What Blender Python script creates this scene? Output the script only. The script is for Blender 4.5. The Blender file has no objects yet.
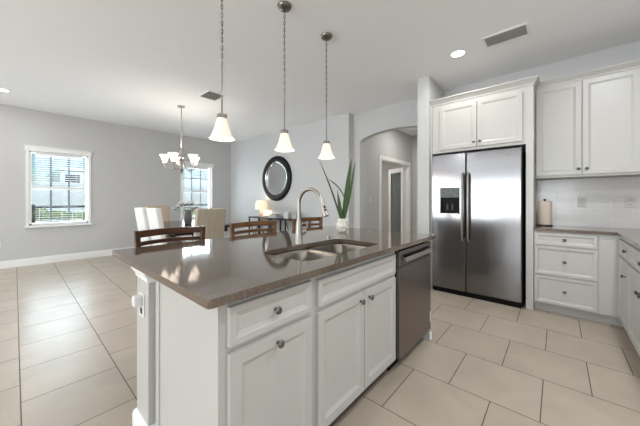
import bpy, bmesh, math, random
from mathutils import Vector, Matrix
random.seed(7)
PI = math.pi
S = bpy.context.scene
C = S.collection

# ------------------------------------------------------------------ camera, world, lights, exposure
cam = bpy.data.cameras.new('camera')
cam.lens = 269.0 / 640 * 36; cam.sensor_width = 36; cam.shift_y = -13 / 640; cam.clip_start = .02; cam.clip_end = 300
camo = bpy.data.objects.new('camera', cam); C.objects.link(camo)
camo.location = (0, 0, 1.22)
camo.rotation_euler = (PI / 2, 0, math.radians(41.38 - 90))
S.camera = camo

W = bpy.data.worlds.new('sky'); S.world = W; W.use_nodes = True
wn = W.node_tree.nodes; wl = W.node_tree.links
sky = wn.new('ShaderNodeTexSky'); sky.sky_type = 'NISHITA'; sky.sun_disc = False
sky.sun_elevation = math.radians(48); sky.sun_rotation = math.radians(180); sky.air_density = 1.0; sky.dust_density = .6
wl.new(sky.outputs[0], wn['Background'].inputs[0]); wn['Background'].inputs[1].default_value = .085

def lamp(name, kind, loc, rot, energy, color=(1, 1, 1), size=1., size_y=None, spread=None):
    l = bpy.data.lights.new(name, kind); l.energy = energy; l.color = color
    if kind == 'AREA':
        l.size = size
        if size_y: l.shape = 'RECTANGLE'; l.size_y = size_y
        else: l.shape = 'DISK'
        if spread: l.spread = spread
    elif kind == 'SUN': l.angle = math.radians(size)
    else: l.shadow_soft_size = size
    o = bpy.data.objects.new(name, l); C.objects.link(o); o.location = loc; o.rotation_euler = rot
    return o

lamp('sun', 'SUN', (0, -5, 12), (math.radians(42), 0, math.radians(8)), 3.2, (1, .96, .9), 1.0)
# daylight through rear glazing and two dining windows, plus an added side fill
lamp('rear_daylight', 'AREA', (-8.4, 3.2, 1.35), (0, math.radians(-140), 0), 540, (.90, .95, 1), 2.4, 7.6)
lamp('side_fill', 'AREA', (-2.6, -4.35, 1.4), (math.radians(145), 0, 0), 70, (.90, .95, 1), 4.6, 1.8)  # unseen fill added at an invented side opening to even out the light
lamp('window_daylight', 'AREA', (.6, 7.62, 1.46), (math.radians(-90), 0, 0), 48, (.90, .95, 1), .86, 1.4)
lamp('window_daylight', 'AREA', (3.3, 7.62, 1.46), (math.radians(-90), 0, 0), 48, (.90, .95, 1), .86, 1.4)
S.view_settings.view_transform = 'Standard'; S.view_settings.look = 'None'
S.view_settings.gamma = 1; S.view_settings.use_curve_mapping = False
S.view_settings.exposure = 0.4

# ------------------------------------------------------------------ materials
def lin(c):
    return tuple(((v / 255) / 12.92 if v / 255 <= .04045 else ((v / 255 + .055) / 1.055) ** 2.4) for v in c) + (1,)

def mat(name, col, rough=.5, metal=0, var=.03, scale=6., bump=0., bscale=None, spec=.5, aniso=0, coat=0, emis=None, estr=0,
        stretch=None, trans=0, alpha=1, sub=0):
    m = bpy.data.materials.new(name); m.use_nodes = True
    nt = m.node_tree; b = nt.nodes['Principled BSDF']
    base = lin(col)
    tc = nt.nodes.new('ShaderNodeTexCoord'); mp = nt.nodes.new('ShaderNodeMapping')
    if stretch: mp.inputs['Scale'].default_value = stretch
    nt.links.new(tc.outputs['Object'], mp.inputs[0])
    nz = nt.nodes.new('ShaderNodeTexNoise'); nz.inputs['Scale'].default_value = scale; nz.inputs['Detail'].default_value = 4
    nt.links.new(mp.outputs[0], nz.inputs['Vector'])
    mx = nt.nodes.new('ShaderNodeMix'); mx.data_type = 'RGBA'
    mx.inputs[6].default_value = tuple(max(0, v * (1 - var * 2)) for v in base[:3]) + (1,)
    mx.inputs[7].default_value = tuple(min(1, v * (1 + var * 2)) for v in base[:3]) + (1,)
    nt.links.new(nz.outputs[0], mx.inputs[0]); nt.links.new(mx.outputs[2], b.inputs['Base Color'])
    b.inputs['Roughness'].default_value = rough; b.inputs['Metallic'].default_value = metal
    b.inputs['Specular IOR Level'].default_value = spec
    b.inputs['Coat Weight'].default_value = coat
    b.inputs['Transmission Weight'].default_value = trans
    if aniso: b.inputs['Anisotropic'].default_value = aniso
    if emis:
        b.inputs['Emission Color'].default_value = lin(emis); b.inputs['Emission Strength'].default_value = estr
    if bump:
        n2 = nt.nodes.new('ShaderNodeTexNoise'); n2.inputs['Scale'].default_value = bscale or scale * 8
        nt.links.new(mp.outputs[0], n2.inputs['Vector'])
        bp = nt.nodes.new('ShaderNodeBump'); bp.inputs['Strength'].default_value = bump; bp.inputs['Distance'].default_value = .004
        nt.links.new(n2.outputs[0], bp.inputs['Height']); nt.links.new(bp.outputs[0], b.inputs['Normal'])
    return m

def tile_floor():
    m = bpy.data.materials.new('floor_tiles'); m.use_nodes = True
    nt = m.node_tree; b = nt.nodes['Principled BSDF']; N = nt.nodes.new; L = nt.links.new
    tc = N('ShaderNodeTexCoord'); sp = N('ShaderNodeSeparateXYZ'); L(tc.outputs['Object'], sp.inputs[0])
    a1 = N('ShaderNodeMath'); a1.inputs[1].default_value = .165 + 47.0; L(sp.outputs['Y'], a1.inputs[0])
    a2 = N('ShaderNodeMath'); a2.inputs[1].default_value = -.024 + 47.0; L(sp.outputs['X'], a2.inputs[0])
    cb = N('ShaderNodeCombineXYZ'); L(a1.outputs[0], cb.inputs['X']); L(a2.outputs[0], cb.inputs['Y'])
    br = N('ShaderNodeTexBrick'); br.offset = .5; br.offset_frequency = 2; br.squash = 1
    br.inputs['Scale'].default_value = 1; br.inputs['Brick Width'].default_value = .47; br.inputs['Row Height'].default_value = .47
    br.inputs['Mortar Size'].default_value = .0028; br.inputs['Mortar Smooth'].default_value = .1; br.inputs['Bias'].default_value = 0
    br.inputs['Color1'].default_value = lin((186, 174, 158)); br.inputs['Color2'].default_value = lin((180, 168, 152))
    br.inputs['Mortar'].default_value = lin((98, 82, 68))
    L(cb.outputs[0], br.inputs['Vector'])
    nz = N('ShaderNodeTexNoise'); nz.inputs['Scale'].default_value = 3.2; nz.inputs['Detail'].default_value = 7; nz.inputs['Distortion'].default_value = .8
    L(tc.outputs['Object'], nz.inputs['Vector'])
    rp = N('ShaderNodeMapRange'); rp.inputs['From Min'].default_value = .3; rp.inputs['From Max'].default_value = .7
    rp.inputs['To Min'].default_value = .9; rp.inputs['To Max'].default_value = 1.06; L(nz.outputs[0], rp.inputs[0])
    mx = N('ShaderNodeMix'); mx.data_type = 'RGBA'; mx.blend_type = 'MULTIPLY'; mx.inputs[0].default_value = 1
    L(br.outputs[0], mx.inputs[6]); L(rp.outputs[0], mx.inputs[7]); L(mx.outputs[2], b.inputs['Base Color'])
    rr = N('ShaderNodeMapRange'); rr.inputs['To Min'].default_value = .34; rr.inputs['To Max'].default_value = .8; L(br.outputs['Fac'], rr.inputs[0])
    L(rr.outputs[0], b.inputs['Roughness'])
    bp = N('ShaderNodeBump'); bp.invert = True; bp.inputs['Strength'].default_value = .5; bp.inputs['Distance'].default_value = .002
    L(br.outputs['Fac'], bp.inputs['Height']); L(bp.outputs[0], b.inputs['Normal'])
    return m

def subway():
    m = bpy.data.materials.new('backsplash_tiles'); m.use_nodes = True
    nt = m.node_tree; b = nt.nodes['Principled BSDF']; N = nt.nodes.new; L = nt.links.new
    tc = N('ShaderNodeTexCoord'); sp = N('ShaderNodeSeparateXYZ'); L(tc.outputs['Object'], sp.inputs[0])
    ad = N('ShaderNodeMath'); L(sp.outputs['X'], ad.inputs[0]); L(sp.outputs['Y'], ad.inputs[1])
    a1 = N('ShaderNodeMath'); a1.inputs[1].default_value = 20; L(ad.outputs[0], a1.inputs[0])
    a2 = N('ShaderNodeMath'); a2.inputs[1].default_value = -.916; L(sp.outputs['Z'], a2.inputs[0])
    cb = N('ShaderNodeCombineXYZ'); L(a1.outputs[0], cb.inputs['X']); L(a2.outputs[0], cb.inputs['Y'])
    br = N('ShaderNodeTexBrick'); br.offset = .5; br.inputs['Scale'].default_value = 1
    br.inputs['Brick Width'].default_value = .305; br.inputs['Row Height'].default_value = .102
    br.inputs['Mortar Size'].default_value = .0015; br.inputs['Mortar Smooth'].default_value = .2
    br.inputs['Color1'].default_value = lin((205, 203, 200)); br.inputs['Color2'].default_value = lin((199, 197, 194)); br.inputs['Mortar'].default_value = lin((222, 221, 218))
    L(cb.outputs[0], br.inputs['Vector']); L(br.outputs[0], b.inputs['Base Color']); b.inputs['Roughness'].default_value = .16
    bp = N('ShaderNodeBump'); bp.invert = True; bp.inputs['Strength'].default_value = .5; bp.inputs['Distance'].default_value = .002
    L(br.outputs['Fac'], bp.inputs['Height']); L(bp.outputs[0], b.inputs['Normal'])
    return m

def quartz():
    m = bpy.data.materials.new('brown_quartz'); m.use_nodes = True
    nt = m.node_tree; b = nt.nodes['Principled BSDF']; N = nt.nodes.new; L = nt.links.new
    tc = N('ShaderNodeTexCoord')
    n1 = N('ShaderNodeTexNoise'); n1.inputs['Scale'].default_value = 140; n1.inputs['Detail'].default_value = 5; L(tc.outputs['Object'], n1.inputs['Vector'])
    n2 = N('ShaderNodeTexNoise'); n2.inputs['Scale'].default_value = 7; n2.inputs['Detail'].default_value = 6; n2.inputs['Distortion'].default_value = 1.6; L(tc.outputs['Object'], n2.inputs['Vector'])
    r1 = N('ShaderNodeValToRGB'); r1.color_ramp.elements[0].position = .35; r1.color_ramp.elements[1].position = .7
    r1.color_ramp.elements[0].color = lin((84, 71, 60)); r1.color_ramp.elements[1].color = lin((103, 90, 78)); L(n1.outputs[0], r1.inputs[0])
    r2 = N('ShaderNodeValToRGB'); e = r2.color_ramp.elements; e[0].position = .495; e[0].color = (0, 0, 0, 1); e[1].position = .5; e[1].color = (.35, .35, .35, 1)
    e3 = e.new(.507); e3.color = (0, 0, 0, 1); L(n2.outputs[0], r2.inputs[0])
    n3 = N('ShaderNodeTexNoise'); n3.inputs['Scale'].default_value = 3; L(tc.outputs['Object'], n3.inputs['Vector'])
    r3 = N('ShaderNodeMapRange'); r3.inputs['From Min'].default_value = .5; r3.inputs['From Max'].default_value = .65; L(n3.outputs[0], r3.inputs[0])
    mu = N('ShaderNodeMath'); mu.operation = 'MULTIPLY'; L(r2.outputs[0], mu.inputs[0]); L(r3.outputs[0], mu.inputs[1])
    mx = N('ShaderNodeMix'); mx.data_type = 'RGBA'; L(mu.outputs[0], mx.inputs[0]); L(r1.outputs[0], mx.inputs[6]); mx.inputs[7].default_value = lin((200, 190, 178))
    L(mx.outputs[2], b.inputs['Base Color']); b.inputs['Roughness'].default_value = .07; b.inputs['IOR'].default_value = 1.95; b.inputs['Specular Tint'].default_value = (1, .88, .78, 1); b.inputs['Coat Weight'].default_value = .25; b.inputs['Coat Roughness'].default_value = .05
    return m

def wood(name, c1, c2, rough=.35, scale=4., axis=(1, 8, 8)):
    m = bpy.data.materials.new(name); m.use_nodes = True
    nt = m.node_tree; b = nt.nodes['Principled BSDF']; N = nt.nodes.new; L = nt.links.new
    tc = N('ShaderNodeTexCoord'); mp = N('ShaderNodeMapping'); mp.inputs['Scale'].default_value = axis; L(tc.outputs['Object'], mp.inputs[0])
    n = N('ShaderNodeTexNoise'); n.inputs['Scale'].default_value = scale; n.inputs['Detail'].default_value = 6; n.inputs['Distortion'].default_value = .6; L(mp.outputs[0], n.inputs['Vector'])
    r = N('ShaderNodeValToRGB'); r.color_ramp.elements[0].position = .3; r.color_ramp.elements[1].position = .72
    r.color_ramp.elements[0].color = lin(c1); r.color_ramp.elements[1].color = lin(c2); L(n.outputs[0], r.inputs[0]); L(r.outputs[0], b.inputs['Base Color'])
    b.inputs['Roughness'].default_value = rough
    return m

def glass(name, tint=(235, 242, 244), refl=.06):
    m = bpy.data.materials.new(name); m.use_nodes = True
    nt = m.node_tree; N = nt.nodes.new; L = nt.links.new
    nt.nodes.remove(nt.nodes['Principled BSDF'])
    t = N('ShaderNodeBsdfTransparent'); t.inputs[0].default_value = lin(tint)
    g = N('ShaderNodeBsdfGlossy'); g.inputs['Roughness'].default_value = .02
    fr = N('ShaderNodeLayerWeight'); pw = N('ShaderNodeMath'); pw.operation = 'POWER'; pw.inputs[1].default_value = 4; L(fr.outputs['Facing'], pw.inputs[0])
    mu = N('ShaderNodeMath'); mu.operation = 'MULTIPLY_ADD'; mu.inputs[1].default_value = .6; mu.inputs[2].default_value = refl; L(pw.outputs[0], mu.inputs[0])
    mx = N('ShaderNodeMixShader'); L(mu.outputs[0], mx.inputs[0]); L(t.outputs[0], mx.inputs[1]); L(g.outputs[0], mx.inputs[2])
    L(mx.outputs[0], nt.nodes['Material Output'].inputs[0])
    return m

M = dict(
    wall=mat('grey_paint', (199, 199, 198), .75, bump=.08, bscale=120, var=.01),
    ceil=mat('ceiling_paint', (248, 248, 249), .85, bump=.12, bscale=90, var=.01),
    trim=mat('white_trim_paint', (240, 240, 238), .4, var=.01),
    cab=mat('white_cabinet_paint', (191, 189, 184), .32, var=.008),
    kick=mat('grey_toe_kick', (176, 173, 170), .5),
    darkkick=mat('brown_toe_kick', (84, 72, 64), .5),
    floor=tile_floor(), splash=subway(), quartz=quartz(),
    steel=mat('brushed_stainless', (130, 129, 130), .15, 1, var=.03, scale=3, stretch=(1, 1, 160)),
    dsteel=mat('dark_stainless', (134, 126, 124), .27, 1, var=.03, scale=3, stretch=(1, 1, 120)),
    sink=mat('sink_stainless', (150, 144, 136), .28, 1, var=.04, scale=4, stretch=(60, 1, 1)),
    nickel=mat('brushed_nickel', (166, 160, 153), .36, 1, var=.02),
    knob=mat('pewter_knob', (120, 116, 112), .25, 1, var=.02),
    pend=mat('pewter_lamp_metal', (128, 124, 118), .3, 1, var=.03),
    black=mat('black_plastic', (10, 10, 11), .5, spec=.15, var=.02),
    blackm=mat('black_metal', (26, 25, 26), .45, var=.05),
    bframe=mat('black_mirror_frame', (13, 13, 14), .5, spec=.25, var=.1, scale=40, bump=.3),
    silver=mat('silver_trim', (200, 198, 192), .2, 1),
    mirror=mat('mirror_glass', (225, 228, 230), .01, 1, var=0),
    woodd=wood('dark_stained_wood', (44, 25, 15), (84, 51, 31), .28),
    woodlit=wood('lit_brown_wood', (72, 46, 27), (124, 86, 52), .3),  # stool wood with the stronger light on it put into the colour
    table=wood('espresso_table_wood', (34, 20, 16), (66, 40, 32), .14),
    hbar=mat('satin_handle_metal', (158, 150, 146), .5, .6),
    white=mat('white_slipcover_fabric', (228, 228, 226), .85, bump=.5, bscale=18, var=.02),
    beige=mat('beige_fabric', (178, 168, 150), .85, bump=.4, bscale=60, var=.16, scale=4, stretch=(5, 5, .4)),
    tan=mat('tan_fabric', (202, 182, 156), .85, bump=.2, bscale=60, var=.04),
    shade=mat('frosted_white_glass', (250, 240, 226), .3, emis=(255, 226, 192), estr=.24, var=.01),
    shade2=mat('frosted_chandelier_glass', (250, 246, 240), .3, emis=(255, 238, 222), estr=1.3, var=.01),
    lshade=mat('cream_lampshade', (245, 236, 214), .7, emis=(255, 232, 180), estr=.45, var=.02),
    bulb=mat('glowing_lens', (255, 250, 240), .4, emis=(255, 250, 244), estr=4.0, var=0),
    plate=mat('white_plastic', (226, 226, 224), .35, var=.005),
    gplate=mat('grey_plastic_outlet', (186, 184, 181), .35, var=.005),
    slot=mat('dark_slot', (60, 58, 56), .5),
    paper=mat('paper_towel', (226, 212, 194), .95, bump=.4, bscale=70, var=.02),
    pink=mat('pale_pink_ceramic', (196, 170, 160), .35),
    leaf=mat('deep_green_leaf', (56, 82, 36), .4, var=.35, scale=14, stretch=(1, 1, 5)),
    leafd=mat('dark_stem_green', (62, 72, 48), .5, var=.15, scale=20),
    stone=mat('white_pebbles', (214, 210, 200), .4, var=.25, scale=55, bump=.9, bscale=60),
    petal=mat('white_petals', (240, 238, 234), .7),
    vase=mat('mottled_grey_glass', (96, 94, 92), .3, var=1.2, scale=45),
    glass=glass('clear_glass'), dglass=glass('door_glass', (205, 212, 214), .05),
    slat=mat('white_blind_slats', (236, 238, 240), .5, var=.005),
    muntin=mat('backlit_muntin_grey', (66, 72, 82), .5),  # backlit darkness of the muntins put into the grey; neighbour's window frames share it
    grille=mat('grey_vent_louvres', (150, 148, 146), .45),
    dark=mat('grey_duct', (112, 110, 108), .8),
    grass=mat('lawn', (120, 140, 80), .95, var=.25, scale=3),
    hedge=mat('hedge_leaves', (120, 132, 64), .85, var=.5, scale=14, bump=1, bscale=20),
    vinyl=mat('white_vinyl_fence', (232, 234, 238), .5),
    stucco=mat('pale_stucco', (226, 230, 234), .8, bump=.2),
    roof=mat('pale_roof_tiles', (176, 178, 182), .8, var=.1, scale=8),
    bronze=mat('bronze_fence_metal', (44, 42, 42), .5),
    book=mat('charcoal_book_cover', (58, 56, 54), .5),
    bookg=mat('grey_book_cover', (128, 126, 124), .5),
    panel=mat('fridge_display', (74, 78, 78), .4, var=1.5, scale=60, spec=.2),
)

# ------------------------------------------------------------------ mesh helpers
class MB:
    def __init__(s): s.bm = bmesh.new(); s.smooth = False
    def _xf(s, vs, mtx):
        if mtx is not None: bmesh.ops.transform(s.bm, matrix=mtx, verts=vs)
    def box(s, x0, x1, y0, y1, z0, z1, mtx=None, bev=0):
        r = bmesh.ops.create_cube(s.bm, size=1)
        vs = r['verts']
        for v in vs: v.co = Vector(((x0 + x1) / 2 + v.co.x * (x1 - x0), (y0 + y1) / 2 + v.co.y * (y1 - y0), (z0 + z1) / 2 + v.co.z * (z1 - z0)))
        if bev:
            es = list({e for v in vs for e in v.link_edges})
            rr = bmesh.ops.bevel(s.bm, geom=es, offset=bev, segments=2, affect='EDGES', profile=.5)
            vs = list({v for f in rr['faces'] for v in f.verts} | {v for v in vs if v.is_valid})
        s._xf(vs, mtx); return s
    def tube(s, pts, r, n=10, cap=True, closed=False):
        pts = [Vector(p) for p in pts]; m = len(pts)
        rs = r if isinstance(r, (list, tuple)) else [r] * m
        rings = []; up = None
        for i, p in enumerate(pts):
            if closed: t = (pts[(i + 1) % m] - pts[i - 1]).normalized()
            else: t = (pts[min(i + 1, m - 1)] - pts[max(i - 1, 0)]).normalized()
            if up is None: up = t.orthogonal().normalized()
            else:
                up = up - t * up.dot(t)
                up = up.normalized() if up.length > 1e-6 else t.orthogonal().normalized()
            w = t.cross(up)
            rings.append([s.bm.verts.new(p + (up * math.cos(a) + w * math.sin(a)) * rs[i]) for a in [2 * PI * k / n for k in range(n)]])
        pairs = list(zip(rings, rings[1:])) + ([(rings[-1], rings[0])] if closed else [])
        for a, b in pairs:
            for k in range(n): s.bm.faces.new((a[k], a[(k + 1) % n], b[(k + 1) % n], b[k])).smooth = True
        if cap and not closed: s.bm.faces.new(rings[0][::-1]); s.bm.faces.new(rings[-1])
        return s
    def lathe(s, prof, c=(0, 0, 0), n=24, mtx=None, smooth=True):
        rings = []; allv = []
        for r, z in prof:
            if r < 1e-5: ring = [s.bm.verts.new((c[0], c[1], c[2] + z))]
            else: ring = [s.bm.verts.new((c[0] + r * math.cos(2 * PI * k / n), c[1] + r * math.sin(2 * PI * k / n), c[2] + z)) for k in range(n)]
            rings.append(ring); allv += ring
        for a, b in zip(rings, rings[1:]):
            for k in range(n):
                j = (k + 1) % n
                if len(a) == 1 and len(b) == 1: continue
                if len(a) == 1: f = (a[0], b[j], b[k])
                elif len(b) == 1: f = (a[k], a[j], b[0])
                else: f = (a[k], a[j], b[j], b[k])
                s.bm.faces.new(f).smooth = smooth
        s._xf(allv, mtx); return s
    def ringpanel(s, x0, x1, z0, z1, rings, back=.0):
        """front facing -Y: rings = (inset, y)"""
        loops = []
        for ins, y in [(0, back)] + list(rings):
            loops.append([s.bm.verts.new(p) for p in ((x0 + ins, y, z0 + ins), (x1 - ins, y, z0 + ins), (x1 - ins, y, z1 - ins), (x0 + ins, y, z1 - ins))])
        for a, b in zip(loops, loops[1:]):
            for k in range(4): s.bm.faces.new((a[k], a[(k + 1) % 4], b[(k + 1) % 4], b[k]))
        s.bm.faces.new(loops[-1]); s.bm.faces.new(loops[0][::-1])
        return s
    def prism(s, outer, z0, z1, holes=(), axis='z'):
        """polygon with holes extruded; axis z: (x,y), axis x: (y,z), axis y: (x,z)"""
        def P(p, d): return {'z': (p[0], p[1], d), 'x': (d, p[0], p[1]), 'y': (p[0], d, p[1])}[axis]
        loops = [outer] + list(holes); top = []; edges = []
        for lp in loops:
            vs = [s.bm.verts.new(P(p, z1)) for p in lp]; top.append(vs)
            edges += [s.bm.edges.new((vs[k], vs[(k + 1) % len(vs)])) for k in range(len(vs))]
        r = bmesh.ops.triangle_fill(s.bm, edges=edges, use_beauty=True)
        fs = [g for g in r['geom'] if isinstance(g, bmesh.types.BMFace)]
        mp = {}
        for vs in top:
            for v in vs:
                co = list(v.co); i = {'z': 2, 'x': 0, 'y': 1}[axis]; co[i] = z0; mp[v] = s.bm.verts.new(co)
        for f in fs: s.bm.faces.new([mp[v] for v in f.verts][::-1])
        for vs in top:
            for k in range(len(vs)):
                a, b = vs[k], vs[(k + 1) % len(vs)]; s.bm.faces.new((a, b, mp[b], mp[a]))
        return s
    def sphere(s, c, r, sc=(1, 1, 1), u=12, v=8):
        q = bmesh.ops.create_uvsphere(s.bm, u_segments=u, v_segments=v, radius=r)
        for w in q['verts']: w.co = Vector((c[0] + w.co.x * sc[0], c[1] + w.co.y * sc[1], c[2] + w.co.z * sc[2]))
        for f in {f for w in q['verts'] for f in w.link_faces}: f.smooth = True
        return s
    def build(s, name, m, parent=None, loc=None, rot=None, bevel=0, sub=0, solid=0):
        bmesh.ops.recalc_face_normals(s.bm, faces=s.bm.faces)
        for e in s.bm.edges:
            if len(e.link_faces) == 2 and e.calc_face_angle(0) > .75: e.smooth = False
        me = bpy.data.meshes.new(name); s.bm.to_mesh(me); s.bm.free()
        me.materials.append(M[m] if isinstance(m, str) else m)
        o = bpy.data.objects.new(name, me); C.objects.link(o)
        if parent: o.parent = parent
        if loc: o.location = loc
        if rot: o.rotation_euler = rot
        if solid: k = o.modifiers.new('t', 'SOLIDIFY'); k.thickness = solid; k.offset = 0
        if bevel: k = o.modifiers.new('b', 'BEVEL'); k.width = bevel; k.segments = 2; k.limit_method = 'ANGLE'; k.angle_limit = .6
        if sub: k = o.modifiers.new('s', 'SUBSURF'); k.levels = sub; k.render_levels = sub
        return o

def tag(o, label=None, cat=None, group=None, kind=None):
    if label: o['label'] = label
    if cat: o['category'] = cat
    if group: o['group'] = group
    if kind: o['kind'] = kind
    return o
def thing(name, label, cat, loc=(0, 0, 0), rotz=0, group=None):
    o = bpy.data.objects.new(name, None); C.objects.link(o); o.empty_display_size = .1
    o.location = loc; o.rotation_euler = (0, 0, rotz)
    return tag(o, label, cat, group)
def copy_tree(o, parent=None, label=None, loc=None, rotz=None):
    kids = list(o.children)
    c = o.copy(); C.objects.link(c)
    if parent: c.parent = parent
    if label: c['label'] = label
    if loc is not None: c.location = loc
    if rotz is not None: c.rotation_euler = (0, 0, rotz)
    for k in kids: copy_tree(k, c)
    return c
def struct(name, mb, m, label=None, cat='structure', **k):
    o = mb.build(name, m, **k); o['kind'] = 'structure'
    if label: o['label'] = label; o['category'] = cat
    return o

# ------------------------------------------------------------------ setting
H = 2.92; YW = 7.39; XF = 4.31; XA = 4.47; XK = 4.41; XR = -8.0; YR = -1.05
struct('floor', MB().box(XR - .15, 9.0, -4.15, YW + .15, -.12, 0), 'floor', 'beige square ceramic floor tiles laid in a running bond', 'floor')
struct('ceiling', MB().box(XR - .15, 9.0, -4.15, YW + .15, H, H + .12), 'ceil', 'smooth off-white ceiling over the kitchen and dining area', 'ceiling')
def rect(a, b, c, d): return [(a, c), (b, c), (b, d), (a, d)]
w1 = (.165, 1.035, .735, 2.165); w2 = (2.90, 3.71, .735, 2.165)
struct('wall_left', MB().prism(rect(XR - .15, XF, 0, H), YW, YW + .15, [rect(*w1), rect(*w2)], 'y'), 'wall', 'long grey wall with the two dining windows', 'wall')
struct('wall_far', MB().box(XF, XA, 3.05, YW + .15, 0, H), 'wall', 'light grey wall with the round black mirror', 'wall')
arc = [(2.19 - .71 * math.cos(a), 2.335 + .165 * math.sin(a)) for a in [PI * k / 24 for k in range(25)]]
arch = [(1.31, 0), (1.48, 0)] + arc + [(2.90, 0), (3.05, 0), (3.05, H), (1.31, H)]
struct('wall_arch', MB().prism(arch, XA, XA + .13, axis='x'), 'wall', 'grey wall with the arched opening to the hallway', 'wall')
struct('wall_wing', MB().box(3.76, XA, 1.315, 1.478, 0, H), 'wall', 'narrow grey wing wall end left of the refrigerator', 'wall')
struct('wall_kitchen', MB().box(XK, XK + .15, YR - .15, 1.315, 0, H), 'wall', 'grey kitchen wall behind refrigerator and wall cabinets', 'wall')
struct('wall_right', MB().box(1.60, XK, YR - .15, YR, 0, H), 'wall')
struct('wall_right_return', MB().box(1.60, 1.75, -4.0, YR - .15, 0, H), 'wall')
struct('wall_side', MB().prism(rect(XR - .15, 1.75, 0, H), -4.15, -4.0, [rect(-5.0, -.2, .5, 2.3)], 'y'), 'wall')
rear = rect(-4.15, YW + .15, 0, H)
struct('wall_rear', MB().prism(rear, XR - .15, XR, [rect(-.6, 7.0, .2, 2.5)], 'x'), 'wall')
# hallway beyond the arch, and the room off it
struct('wall_hall_left', MB().prism(rect(XA + .13, 9.0, 0, H), 2.90, 3.02, [rect(5.32, 6.80, .001, 2.11)], 'y'), 'wall', 'grey hallway wall with the light switch and door opening', 'wall')
struct('wall_hall_right', MB().box(XA + .13, 7.0, 1.36, 1.478, 0, H), 'wall')
struct('wall_hall_end', MB().box(7.0, 7.12, 1.36, 2.90, 0, H), 'wall', 'dim grey end wall of the hallway', 'wall')
struct('wall_study_right', MB().box(8.4, 8.52, 3.02, 6.2, 0, H), 'wall')
struct('wall_study_far', MB().box(XA, 8.52, 6.2, 6.32, 0, H), 'wall')
struct('baseboard_left', MB().box(XR, XF, YW - .016, YW, 0, .115).box(XR, XF, YW - .010, YW, .115, .135), 'trim', 'white baseboard along the window wall', 'baseboard')
struct('baseboard_far', MB().box(XF - .016, XF, 3.05, YW - .016, 0, .115).box(XF - .010, XF, 3.05, YW - .016, .115, .135), 'trim', 'white baseboard along the mirror wall', 'baseboard')
struct('baseboard_wing', MB().box(3.745, 3.76, 1.31, 1.493, 0, .13).box(3.76, XA, 1.478, 1.493, 0, .13), 'trim')
struct('baseboard_hall', MB().box(XA + .13, 5.22, 2.885, 2.90, 0, .13), 'trim')
struct('backsplash', MB().box(XK - .012, XK, YR, .20, .914, 1.47), 'splash', 'glossy light grey subway tile backsplash', 'backsplash')
bpy.data.objects['backsplash'].name = 'trim_backsplash'

def window(n, x0, x1, z0, z1, label):
    r = bpy.data.objects.new('window_%d' % n, None); C.objects.link(r); r.location = ((x0 + x1) / 2, YW, z0)
    tag(r, label, 'window', kind='structure')
    w = (x1 - x0) / 2; h = z1 - z0; f = .045
    fm = MB()
    for a in ((-w, -w + f, 0, h), (w - f, w, 0, h), (-w, w, 0, f), (-w, w, h - f, h)): fm.box(a[0], a[1], .03, .12, a[2], a[3])
    fm.box(-w + f, w - f, .05, .10, h * .5 - .025, h * .5 + .025)
    fm.build('window_frame', 'trim', r, bevel=.003)
    MB().box(-w - .045, w + .045, -.022, .03, h - .02, h + .055).box(-w - .065, w + .065, -.035, .03, h + .055, h + .075).build('head_trim', 'trim', r, bevel=.004)
    MB().box(-w - .045, w + .045, -.05, .03, -.035, .0).build('window_sill', 'trim', r, bevel=.004)
    cm = MB().box(-w - .03, -w + .008, -.012, .03, 0, h).box(w - .008, w + .03, -.012, .03, 0, h); cm.build('side_casing', 'trim', r)
    mm = MB()
    for t in (1 / 3, 2 / 3):
        x = -w + f + (2 * w - 2 * f) * t; mm.box(x - .014, x + .014, .070, .084, f, h - f)
    for t in ((.75,) if n == 2 else ()): mm.box(-w + f, w - f, .072, .082, h * t - .008, h * t + .008)
    mm.build('muntins', 'muntin', r)
    MB().box(-w + f, w - f, .086, .090, f, h - f).build('pane', 'glass', r)
window(1, .165, 1.035, .735, 2.165, 'double-hung white window on the left end of the grey wall')
window(2, 2.90, 3.71, .735, 2.165, 'white window behind the dining table and chandelier')
def blind(x0, x1, z0, z1, label, tilt):
    r = thing('window_blind', label, 'blind', ((x0 + x1) / 2, YW + .036, z1), group='blinds in the dining windows')
    w = (x1 - x0) / 2 - .05
    MB().box(-w, w, -.026, .026, -.045, 0).build('head_rail', 'slat', r)
    s = MB(); z = -.075
    while z > -(z1 - z0) + .06:
        s.box(-w, w, -.022, .022, -.0014, .0014, Matrix.Translation((0, 0, z)) @ Matrix.Rotation(tilt, 4, 'X')); z -= .043
    s.build('slats', 'slat', r)
    MB().box(-w, w, -.022, .022, z, z + .018).build('bottom_rail', 'slat', r)
    MB().tube([(-w + .1, 0, -.04), (-w + .1, 0, z)], .0012, 5).tube([(w - .1, 0, -.04), (w - .1, 0, z)], .0012, 5).build('lift_cords', 'slat', r)
blind(.21, .99, .78, 2.12, 'white slatted blind in the left dining window, slats open', 0)
blind(2.945, 3.665, .78, 2.12, 'white slatted blind in the window behind the chandelier', math.radians(0))

# rear glazing (seen only as reflection)
for n, (a, b) in enumerate(((-.6, 7.0),)):
    r = bpy.data.objects.new('window_%d' % (n + 3), None); C.objects.link(r); r['kind'] = 'structure'; r.location = (XR - .08, (a + b) / 2, .2)
    w = (b - a) / 2; m = MB()
    m.box(-.04, .04, -w, w, 0, .05).box(-.04, .04, -w, w, 2.25, 2.3)
    k = 4
    for i in range(k + 1): y = -w + 2 * w * i / k; m.box(-.04, .04, max(y - .04, -w), min(y + .04, w), .05, 2.25)
    m.build('window_frame', 'trim', r)
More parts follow.
